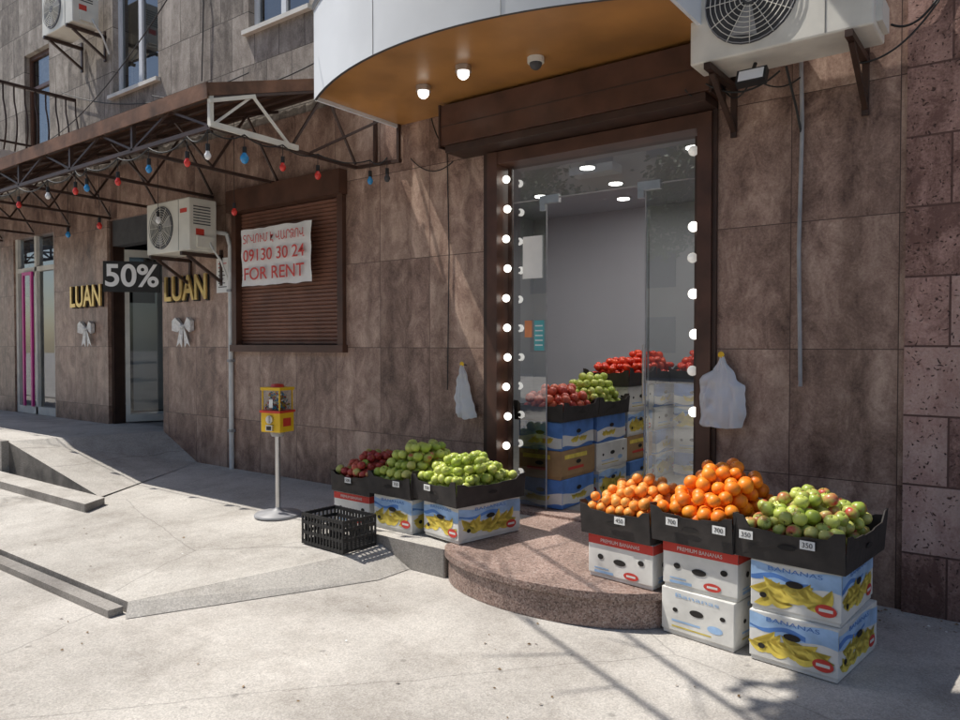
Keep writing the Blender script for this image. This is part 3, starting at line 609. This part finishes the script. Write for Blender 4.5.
def luan(x,z,wd):
    s=empty('shop_name_sign',(x,-.02,z))
    text('letters','LUAN',(0,-.02,0),.42,'gold',s,width=wd,extrude=.012,bold=.008); text('letters_back','LUAN',(.008,.004,-.008),.42,'blackink',s,width=wd,extrude=.01,bold=.014)
luan(-8.27,2.27,.9); luan(-10.8,2.27,.9)
def bowr(x,z,sc_=1):
    w=MB()
    for sgn in (-1,1):
        p=[(0,0),(.13,.11),(.2,.07),(.2,-.05),(.13,-.07)]
        f=[(sgn*a*sc_,-.03-(.03 if i in(1,2,3) else 0),bq*sc_) for i,(a,bq) in enumerate(p)]; w.add(f,[(0,1,2,3,4)],'silver')
        bk=[(a,-.008,c) for a,_,c in f]; w.add(f+bk,[(i,(i+1)%5,5+(i+1)%5,5+i) for i in range(5)],'silver')
        tl=[(0,-.03,0),(sgn*.05*sc_,-.045,-.02*sc_),(sgn*.15*sc_,-.03,-.25*sc_),(sgn*.08*sc_,-.03,-.2*sc_),(sgn*.03*sc_,-.03,-.26*sc_)]; w.add(tl,[(0,1,2,3,4)],'silver')
    w.sphere((0,-.045,0),.035*sc_,'silver',10); w.build('ribbon_bow',None,(x,-.005,z))
bowr(-8.33,1.82); bowr(-10.8,1.82)
w=MB(); w.box(-7.66,-7.42,-.012,-.002,2.2,2.6,'paper')
for i in range(7): w.box(-7.62,-7.46-.03*(i%3),-.0145,-.0125,2.26+.045*i,2.27+.045*i,'redink' if i>4 else 'dgrey')
w.build('wall_notice')

# ------------------------------------------------------------------ plastic bags
def bag(name,x,ztop,outline,seed,tilt=0):
    w=MB(); nj,ni=44,30
    def lerp(t):
        for (t0,l0,r0),(t1,l1,r1) in zip(outline[:-1],outline[1:]):
            if t<=t1: f=(t-t0)/(t1-t0); return l0+(l1-l0)*f, r0+(r1-r0)*f
        return outline[-1][1:]
    H=outline[-1][0]
    for side in (0,1):
        vs=[];fs=[]
        for j in range(nj+1):
            t=H*j/nj; l,r=lerp(t)
            for i in range(ni+1):
                u=i/ni; xx=l+(r-l)*u
                puff=(1-(2*u-1)**2)**.6*(.012+.035*min(1,t/H*1.3))
                ang=math.atan2(xx,t+.12)
                cre=.026*abs(noise.noise(Vector((ang*9+seed,t*1.5,seed))))+.022*abs(noise.noise(Vector((xx*14,t*9,seed+4))))
                edge=1-(2*u-1)**8
                y=-.045-(puff+(cre*1.5)*edge)
                if side==1: y=-.045+.3*puff
                zz=-t+.02*noise.noise(Vector((xx*12,seed,t*2)))*(j/nj)
                xo=xx+.012*noise.noise(Vector((t*16,seed,i*.02)))
                vs.append((xo+tilt*t,y,zz))
        for j in range(nj):
            for i in range(ni):
                a=j*(ni+1)+i; f=(a,a+1,a+ni+2,a+ni+1); fs.append(f if side else f[::-1])
        w.add(vs,fs,'bag',True)
    w.cyl((0,-.001,.0),(0,-.06,.01),.006,'dgrey'); w.cyl((0,-.061,.01),(0,-.064,.01),.022,'yellow',n=14)
    w.build(name,None,(x,0,ztop))
bag('plastic_bag',-1.72,1.52,[(0,-.012,.012),(.05,-.035,.03),(.10,-.06,.075),(.13,-.135,.085),(.16,-.165,.10),(.2,-.15,.16),(.3,-.155,.16),(.40,-.145,.165),(.47,-.155,.15),(.485,-.13,.14)],1)
bag('plastic_bag',-3.97,1.42,[(0,-.01,.01),(.07,-.03,.035),(.14,-.07,.05),(.2,-.085,.065),(.3,-.1,.09),(.42,-.10,.12),(.45,-.06,.12)],6,tilt=.06)

# ------------------------------------------------------------------ gumball machine
w=MB()
w.lathe([(0.001,0.0),(.2,0),(.2,.012),(.19,.024),(.06,.04),(.03,.06),(.022,.07)],(0,0,0),'grey',28)
w.cyl((0,0,.05),(0,0,.72),.022,'chrome',n=14); w.lathe([(.05,.68),(.06,.70),(.06,.72),(.001,.72)],(0,0,0),'grey',16)
w.box(-.10,.10,-.09,.09,.722,.885,'yellow'); w.box(-.11,.11,-.1,.1,.885,.905,'redp')
w.cyl((0,-.091,.83),(0,-.11,.83),.035,'chrome',n=18); w.box(-.008,.008,-.125,-.11,.80,.86,'chrome'); w.box(-.035,.035,-.112,-.091,.735,.785,'chrome'); w.box(-.024,.024,-.114,-.1125,.742,.775,'black')
w.box(.1005,.103,-.05,.05,.77,.84,'redp')
for a in (-.095,.085):
    for bq in (-.085,.075): w.box(a,a+.01,bq,bq+.01,.905,1.075,'yellow')
w.add([(-.09,-.082,.906),(.09,-.082,.906),(.09,-.082,1.075),(-.09,-.082,1.075)],[(0,1,2,3)],'glass'); w.add([(.092,-.08,.906),(.092,.08,.906),(.092,.08,1.075),(.092,-.08,1.075)],[(0,1,2,3)],'glass')
for i in range(190):
    w.sphere((random.uniform(-.075,.075),random.uniform(-.068,.068),.918+random.random()**1.2*.13),.012,random.choice(['redp','yellow','blue','white','cyan','osticker']),6)
w.box(-.02,.02,-.0845,-.083,.93,1.0,'paper')
w.box(-.105,.105,-.095,.095,1.075,1.10,'yellow'); w.lathe([(.06,1.10),(.05,1.125),(.001,1.13)],(0,0,0),'redp',16)
w.build('gumball_machine',None,(-5.18,-1.07,.137),R(12),bevel=.003)

# ------------------------------------------------------------------ crates
def banana(w,F,c,s,ang,k):
    pts=[]; n=7
    for i in range(n+1): t=-1+2*i/n; pts.append((t,.42*(t*t)-.1))
    for i in range(n,-1,-1): t=-1+2*i/n; pts.append((t*.97,.42*(t*t)-.1-.34*(1-abs(t)**2.5)-.02))
    ca,sa=math.cos(ang),math.sin(ang)
    w.add([F(c[0]+s*(x*ca-y*sa),c[1]+s*(x*sa+y*ca),k[1]) for x,y in pts],[tuple(range(len(pts)))],k[0])
def fruitbox(cx,cy,z,rot,style,wd=.42,ln=.57,h=.255,txt=None,name='banana_box'):
    w=MB(); base={'yellow':'bxw','red':'bxw','plain':'bxw','blue':'bxb','kraft':'bxk'}[style]
    t=.006; x,y=wd/2,ln/2
    w.box(-x+t,x-t,-y+t,y-t,0,.05,base)
    rr=random.Random(int(abs(cx*1000+cy*333+z*77)))
    w.box(-x,x,-y,y,.022,h,base)
    Ff=lambda s,q,o: (s,-y-o,q); Fr=lambda s,q,o:(x+o,s,q)
    def rect(F,a,b,c,d,k,o): w.add([F(a,c,o),F(b,c,o),F(b,d,o),F(a,d,o)],[(0,1,2,3)],k)
    def oval(F,cx_,cz_,rx,rz,k,o): w.add([F(cx_+rx*math.cos(i*math.pi/8),cz_+rz*math.sin(i*math.pi/8),o) for i in range(16)],[tuple(range(16))],k)
    def wave(F,a,b,z0,z1,k,o,ph):
        n=12; w.add([F(a+(b-a)*i/n,z0+.012*math.sin(ph+i*.7),o) for i in range(n+1)]+[F(a+(b-a)*i/n,z1+.014*math.sin(ph+1+i*.55),o) for i in range(n,-1,-1)],[tuple(range(2*n+2))],k)
    for F,hw in ((Ff,x),(Fr,y)):
        if style=='yellow':
            wave(F,-hw*.995,hw*.995,h*.60,h*.92,'bxlb',.0008,rr.random()*6); wave(F,-hw*.99,hw*.3,h*.66,h*.74,'bxb',.0011,rr.random()*6)
            nb=int(hw*75)
            for i in range(nb):
                banana(w,F,(-hw*.74+hw*1.45*(i+.5*rr.random())/nb,.062+rr.random()*.075),.055+.022*rr.random(),rr.uniform(-.5,.9),('bxy' if rr.random()<.8 else 'bxg',.0013+.0001*i))
            oval(F,hw*.68,.07,.05,.03,'bxr',.0042); rect(F,hw*.68-.032,hw*.68+.032,.063,.078,'bxw',.0046)
            oval(F,0,h*.64,.042,.017,'hole',.0048); oval(F,-hw*.7,h*.33,.018,.014,'hole',.0048)
        elif style=='red':
            rect(F,-hw,hw,h*.78,h*.985,'bxr',.0012)
            oval(F,hw*.35,.05,.05,.022,'bxr',.0024); rect(F,hw*.35-.03,hw*.35+.03,.044,.056,'bxw',.0028)
            rect(F,-hw*.8,-hw*.2,.03,.045,'bxlb',.0016); rect(F,-hw*.8,-hw*.35,.055,.062,'bxlb',.0016)
            oval(F,0,h*.45,.042,.018,'hole',.003); oval(F,-hw*.6,h*.5,.02,.016,'hole',.003); oval(F,hw*.65,h*.55,.02,.016,'hole',.003)
        elif style=='plain':
            rect(F,-hw*.7,hw*.1,h*.3,h*.34,'bxlb',.0012); rect(F,-hw*.7,hw*.4,h*.18,h*.21,'bxg',.0012)
            oval(F,hw*.5,h*.35,.045,.02,'bxlb',.0014); oval(F,0,h*.58,.042,.018,'hole',.002); oval(F,-hw*.6,h*.55,.016,.012,'hole',.002); oval(F,hw*.7,h*.62,.016,.012,'hole',.002)
        elif style=='blue':
            wave(F,-hw*.99,hw*.99,h*.12,h*.5,'bxw',.0010,rr.random()*6)
            for i in range(6): banana(w,F,(-hw*.5+rr.random()*hw*.9,.08),.05,rr.uniform(-.5,.7),('bxy',.0014+.0002*i))
            oval(F,0,h*.62,.042,.018,'hole',.0034)
        elif style=='kraft':
            rect(F,-hw*.8,hw*.5,h*.7,h*.85,'bxy',.0012); rect(F,-hw*.6,hw*.3,h*.3,h*.4,'bxr',.0012); oval(F,0,h*.55,.042,.018,'hole',.002)
    o=w.build(name,None,(cx,cy,z),R(rot),bevel=.004)
    if txt:
        s,col=txt
        text('print_front',s,(0,-y-.0021,h*.875),.03,col,o,width=wd*.6,extrude=.0002)
        text('print_side',s,(x+.0021,0,h*.875),.032,col,o,rz=R(90),width=ln*.5,extrude=.0002)
    return o
def tray(cx,cy,z,rot,wd=.5,ln=.62,h=.15,tags=()):
    w=MB(); x,y,t=wd/2,ln/2,.007
    rr=random.Random(int(abs(cx*991+cy*77)))
    w.box(-x+t,x-t,-y+t,y-t,0,.008,'tray')
    def side(p0,p1,nin):
        p0=Vector(p0);p1=Vector(p1); a1,a2=rr.uniform(1.12,1.4),rr.uniform(1.12,1.4)
        prof=[(0,h*a1),(.09,h*(a1-.03)),(.15,h),(.35,h*.98),(.4,h*.93),(.6,h*.93),(.65,h*.98),(.85,h),(.91,h*(a2-.03)),(1,h*a2)]
        nn=Vector(nin)*t; flare=-Vector(nin)*.012; bow_=rr.uniform(-.002,.012)
        top=[(p0.lerp(p1,s)+flare*(q/h)-Vector(nin)*bow_*math.sin(math.pi*s),q) for s,q in prof]
        vs=[(p0.x,p0.y,0),(p1.x,p1.y,0)]+[(p.x,p.y,q) for p,q in reversed(top)]
        vi=[(a+nn.x,b+nn.y,c) for a,b,c in vs]; m=len(vs)
        w.add(vs,[tuple(range(m))],'tray'); w.add(vi,[tuple(range(m))[::-1]],'trayin')
        w.add(vs+vi,[(i,m+i,m+(i+1)%m,(i+1)%m) for i in range(1,m)],'tray')
        d=(p1-p0).normalized(); c=(p0+p1)/2-Vector(nin)*(.0135+bow_*.7)
        ov=[(c.x+d.x*.045*math.cos(i*math.pi/6),c.y+d.y*.045*math.cos(i*math.pi/6),h*.55+.013*math.sin(i*math.pi/6)) for i in range(12)]
        w.add(ov,[tuple(range(12))],'hole')
    side((-x,-y,0),(x,-y,0),(0,1,0)); side((x,-y,0),(x,y,0),(-1,0,0)); side((x,y,0),(-x,y,0),(0,-1,0)); side((-x,y,0),(-x,-y,0),(1,0,0))
    o=w.build('cardboard_tray',None,(cx,cy,z),R(rot))
    for tx,face,s in tags:
        m=MB()
        m.box(tx-.035,tx+.035,-y-.027,-y-.025,h*.62,h*.62+.042,'paper'); m.build('price_tag',o); text('price_tag_text',s,(tx,-y-.0285,h*.62+.02),.034,'blackink',o,extrude=.0003)
    return o
APP=[(.001,.55),(.15,.68),(.45,.8),(.8,.6),(1,.1),(.92,-.35),(.65,-.72),(.35,-.85),(.12,-.78),(.001,-.7)]
SPH=[(max(.001,math.sin(math.pi*j/8)),math.cos(math.pi*j/8)*.94) for j in range(9)]
TOM=[(max(.001,math.sin(math.pi*j/8)),math.cos(math.pi*j/8)*.78) for j in range(9)]
def pile(name,cx,cy,z0,rot,wd,ln,edge,heap,r,prof,k,seed=0,mixk=None,skew=(0,0),ex=2.2):
    w=MB(); rr=random.Random(seed); X=wd/2-r*1.2; Y=ln/2-r*1.2; dz=r*1.55; L=0
    while True:
        z=r+L*dz; cnt=0; ox=(L%2)*r
        ny=int(2*Y/(r*1.78))+1; nx=int(2*X/(r*2.02))+1
        for j in range(ny):
            for i in range(nx+1):
                x=-X+i*r*2.02+(j%2)*r+ox*.7; y=-Y+j*r*1.78+ox*.6
                if x>X+r*.25 or y>Y+r*.25: continue
                u=(x-skew[0])/wd*2; v=(y-skew[1])/ln*2
                top=edge+heap*max(0,(1-abs(u)**ex*.95))*max(0,(1-abs(v)**ex*.95))
                if z>top+r*.3: continue
                if z<edge-r*3.2: cnt+=1; continue
                cnt+=1; q=r*rr.uniform(.88,1.08)
                mt=Matrix.Rotation(rr.uniform(0,6.28),3,'Z')@Matrix.Rotation(rr.choice([rr.uniform(-.7,.7),rr.uniform(0,3.14)]),3,'X')@Matrix.Diagonal((q,q*rr.uniform(.95,1.05),q))
                p=(max(-X,min(X,x+rr.uniform(-.28,.28)*r)),max(-Y,min(Y,y+rr.uniform(-.28,.28)*r)),z+rr.uniform(-.35,.35)*r)
                kk=k if not mixk or rr.random()>mixk[1] else mixk[0]
                w.lathe(prof,p,kk,14,mat=mt)
                if prof is APP:
                    a=mt@Vector((0,0,.55)); bq=mt@Vector((.12,0,1.0)); P=Vector(p); w.cyl(P+a,P+bq,.0016,'stem',n=4,caps=False)
                else:
                    a=mt@Vector((0,0,.93 if prof is SPH else .77)); P=Vector(p)+a; w.cyl(P-a*.02,P+a*.03,.003,'stem',n=5)
        L+=1
        if cnt==0 or L>14: break
    return w.build(name,None,(cx,cy,z0),R(rot))
BH=.257
fruitbox(-.905,-1.0,0.004,-7,'yellow',.43,.58,txt=('BANANAS','bxb'))
fruitbox(-.915,-.99,.004+BH,-4,'yellow',.43,.57,txt=('BANANAS','bxb'))
tray(-.93,-.97,.006+2*BH,-6,.53,.64,.16,tags=((.1,'f','350'),(-.2,'f','350')))
pile('mixed_apple_pile',-.93,-.97,.016+2*BH,-6,.53,.64,.14,.15,.038,APP,'mapple',3,mixk=('gapple',.35))
fruitbox(-1.40,-.94,0.004,-9,'plain',.43,.57,txt=('Bananas','bxlb'))
fruitbox(-1.405,-.93,.004+BH,-6,'red',.43,.57,txt=('PREMIUM BANANAS','bxw'))
tray(-1.43,-.93,.006+2*BH,-7,.47,.64,.16,tags=((-.1,'f','700'),(.17,'f','700')))
pile('orange_pile',-1.43,-.93,.016+2*BH,-7,.48,.65,.18,.20,.041,SPH,'orange',5,skew=(.01,.04),ex=2.3)
fruitbox(-1.89,-.89,.216,-7,'red',.44,.56,txt=('PREMIUM BANANAS','bxw'))
tray(-1.91,-.88,.218+BH,-7,.47,.62,.15,tags=((.05,'f','450'),))
pile('tangerine_pile',-1.91,-.88,.228+BH,-7,.47,.62,.16,.13,.034,SPH,'tang',8,ex=2.2)
fruitbox(-3.31,-.77,.216,-11,'yellow',.39,.6,txt=('BANANAS','bxb'))
tray(-3.34,-.77,.218+BH,-11,.49,.66,.14,tags=((-.05,'f','350'),))
pile('green_apple_pile',-3.34,-.77,.228+BH,-11,.49,.66,.14,.16,.038,APP,'gapple',11,ex=2.1)
fruitbox(-3.84,-.76,.2,-3,'yellow',.41,.57,txt=('BANANAS','bxb'))
tray(-3.86,-.75,.202+BH,-3,.45,.62,.14,tags=((.1,'f','350'),))
pile('green_apple_pile',-3.86,-.75,.212+BH,-3,.45,.62,.15,.22,.038,APP,'gapple',12,skew=(.02,.04),ex=2.2,mixk=('mapple',.3))
fruitbox(-4.34,-.72,.16,-1,'red',.41,.57,txt=('PREMIUM BANANAS','bxw'))
tray(-4.33,-.71,.162+BH,-2,.45,.62,.14,tags=((.0,'f','500'),))
pile('red_apple_pile',-4.33,-.71,.172+BH,-2,.45,.62,.14,.14,.036,APP,'rapple',13,mixk=('mapple',.3),ex=2.0)
def crate(cx,cy,z,rot):
    w=MB(); x,y,h=.23,.15,.23
    for zz in (.0,.075,.15,.205):
        for a,b in (((-x,-y),(x,-y)),((x,-y),(x,y)),((x,y),(-x,y)),((-x,y),(-x,-y))): w.beam((*a,zz+.012),(*b,zz+.012),.012,.024,'black')
    for i in range(14):
        s=-x+2*x*i/13; w.beam((s,-y-.002,0),(s,-y-.002,h),.014,.01,'black'); w.beam((s,y+.002,0),(s,y+.002,h),.014,.01,'black')
        w.beam((s,-y,.006),(s,y,.006),.014,.01,'black')
    for i in range(9):
        s=-y+2*y*i/8; w.beam((x+.002,s,0),(x+.002,s,h),.014,.01,'black'); w.beam((-x-.002,s,0),(-x-.002,s,h),.014,.01,'black')
    w.build('plastic_crate',None,(cx,cy,z),R(rot))
crate(-4.10,-1.36,.129,-3)
for i,(yy,hh,sty) in enumerate([(.46,3,['blue','kraft','blue']),(1.07,3,['yellow','plain','blue']),(1.68,4,['blue','kraft','yellow','plain']),(2.3,4,['yellow','blue','plain','blue'])]):
    for j in range(hh): fruitbox(-3.33+.02*random.random(),yy,.238+j*.24,random.uniform(-2,3),sty[j],.42,.57,h=.238)
    zt_=.24+hh*.24
    tray(-3.33,yy,zt_,0,.48,.6,.13)
    pr,kk,rd,hp=[(SPH,'pome',.042,.15),(APP,'gapple',.037,.24),(TOM,'tomato',.04,.12),(TOM,'tomato',.04,.22)][i]
    pile(['pomegranate_pile','green_apple_pile','tomato_pile','tomato_pile'][i],-3.33,yy,zt_+.01,0,.48,.6,.12,hp,rd,pr,kk,20+i)
for yy,hh in ((2.6,4),):
    for j in range(hh): fruitbox(-2.83,yy,.238+j*.24,3,['blue','plain','yellow','blue'][j],.42,.57,h=.238)
    tray(-2.83,yy,.24+hh*.24,0,.48,.6,.13); pile('tomato_pile',-2.83,yy,.25+hh*.24,0,.48,.6,.12,.2,.04,TOM,'tomato',31)

# ------------------------------------------------------------------ street trees, added shade tree, opposite building
def tree(name,loc,h,cr,cc,leaves,seed,bare=(),ls=1.0,sp=.55,zf=.7):
    rr=random.Random(seed); w=MB()
    base=Vector((0,0,0)); c=Vector(cc)
    mid=Vector((c.x*.2,c.y*.2,h*.45))
    w.cyl(base,mid,.17,'bark',.12,n=12); ends=[]
    def br(p,d,L,r,dep):
        q=p
        for s in range(3):
            d=(d+Vector((rr.uniform(-.25,.25),rr.uniform(-.25,.25),rr.uniform(-.1,.2)))).normalized(); q2=q+d*L/3; w.cyl(q,q2,r,'bark',r*.8,n=7,caps=False); q=q2; r*=.8
            if dep>0:
                for _ in range(2):
                    br(q,(d+Vector((rr.uniform(-.9,.9),rr.uniform(-.9,.9),rr.uniform(-.3,.6)))).normalized(),L*.5,r*.6,dep-1)
            else: ends.append(q)
    for i in range(7):
        a=i*.9; t=c+Vector((math.cos(a)*cr*.4,math.sin(a)*cr*.4,rr.uniform(-.2,.5)*cr)); br(mid,(t-mid).normalized(),(t-mid).length*.75,.075,2)
    vs=[];fs=[]
    cl=[]
    while len(cl)<110:
        p=Vector((rr.uniform(-1,1),rr.uniform(-1,1),rr.uniform(-1,1)))
        if p.length<1: cl.append(c+Vector((p.x,p.y,p.z*zf))*cr)
    def leaf(p):
        s=rr.uniform(.05,.1)*ls
        a=Vector((rr.uniform(-1,1),rr.uniform(-1,1),rr.uniform(-.6,.6))).normalized(); bq=a.orthogonal().normalized(); o=len(vs)
        vs.extend([p-a*s,p+bq*s*.5,p+a*s,p-bq*s*.5]); fs.append((o,o+1,o+2,o+3))
    for i in range(leaves):
        b0=rr.choice(cl); leaf(b0+Vector((rr.gauss(0,.2),rr.gauss(0,.2),rr.gauss(0,.14)))*cr*sp)
    for a,b,r in bare:
        a=Vector(a);b=Vector(b); w.cyl(a,b,r,'bark',r*.4,n=6)
        for i in range(5):
            q=a.lerp(b,.5+.1*i); e=q+Vector((rr.uniform(-.5,.5),rr.uniform(-.5,.5),rr.uniform(-.1,.5))); w.cyl(q,e,r*.4,'bark',r*.15,n=5)
    w.add(vs,fs,'leaf')
    return w.build(name,None,loc)
tree('offcamera_tree',(-1.5,-6.3,0),9,2.4,(-.95,2.75,6.8),42000,4,bare=[((-.9,2.2,5.4),(-4.7,4.0,5.9),.03),((-1.2,2.6,5.4),(-4.4,4.6,5.5),.026)],ls=1.35,sp=.34,zf=.8)  # unseen tree added as occluder; crown and bare limbs placed to shade the ground
t=tree('offcamera_tree',(-13,-13,0),8,2.6,(0,0,5.6),7000,9,ls=1.3)
for x,y,s in ((-20,-14,1.05),(-6.5,-14,.95),(1,-13.5,1),(-27,-13,1.1),(8,-14,1)):
    o=t.copy(); sc.collection.objects.link(o); o.location=(x,y,0); o.scale=(s,s,s); o.rotation_euler=(0,0,x)
w=MB(); w.box(-60,40,-40,-28,0,13,'opp')
for fl in range(4):
    for i in range(30):
        x=-58+i*3.3; w.box(x,x+1.5,-27.99,-27.93,1.2+fl*3.1,2.9+fl*3.1,'win')
        if i%3==0: w.box(x-.4,x+2,-27.99,-27,.7+fl*3.1,1.1+fl*3.1,'offw')
w.build('opposite_building')

# ------------------------------------------------------------------ light
wd=bpy.data.worlds.new('World'); sc.world=wd; wd.use_nodes=True; nt=wd.node_tree
sky=nt.nodes.new('ShaderNodeTexSky'); sky.sky_type='NISHITA'; sky.sun_disc=False
d=Vector((-.55,-.19,1)).normalized(); el=math.asin(d.z)
sky.sun_elevation=el; sky.sun_rotation=math.atan2(d.x,d.y)%(2*math.pi)
nt.links.new(sky.outputs[0],nt.nodes['Background'].inputs[0]); nt.nodes['Background'].inputs[1].default_value=.14
sl=bpy.data.lights.new('sun','SUN'); sl.energy=5; sl.angle=R(.5); sl.color=(1,.95,.87)
so=bpy.data.objects.new('sun',sl); sc.collection.objects.link(so); so.rotation_euler=d.to_track_quat('Z','Y').to_euler(); so.location=(-10,-4,20)
# ------------------------------------------------------------------ camera
cd=bpy.data.cameras.new('camera'); cam=bpy.data.objects.new('camera',cd); sc.collection.objects.link(cam)
cam.location=(0,-5.07,1.6); cam.rotation_euler=(R(90-1.2),0,R(37)); cd.sensor_width=36; cd.lens=27.75; cd.clip_start=.05; cd.clip_end=500
sc.camera=cam
sc.view_settings.view_transform='Standard'; sc.view_settings.look='None'; sc.view_settings.exposure=0
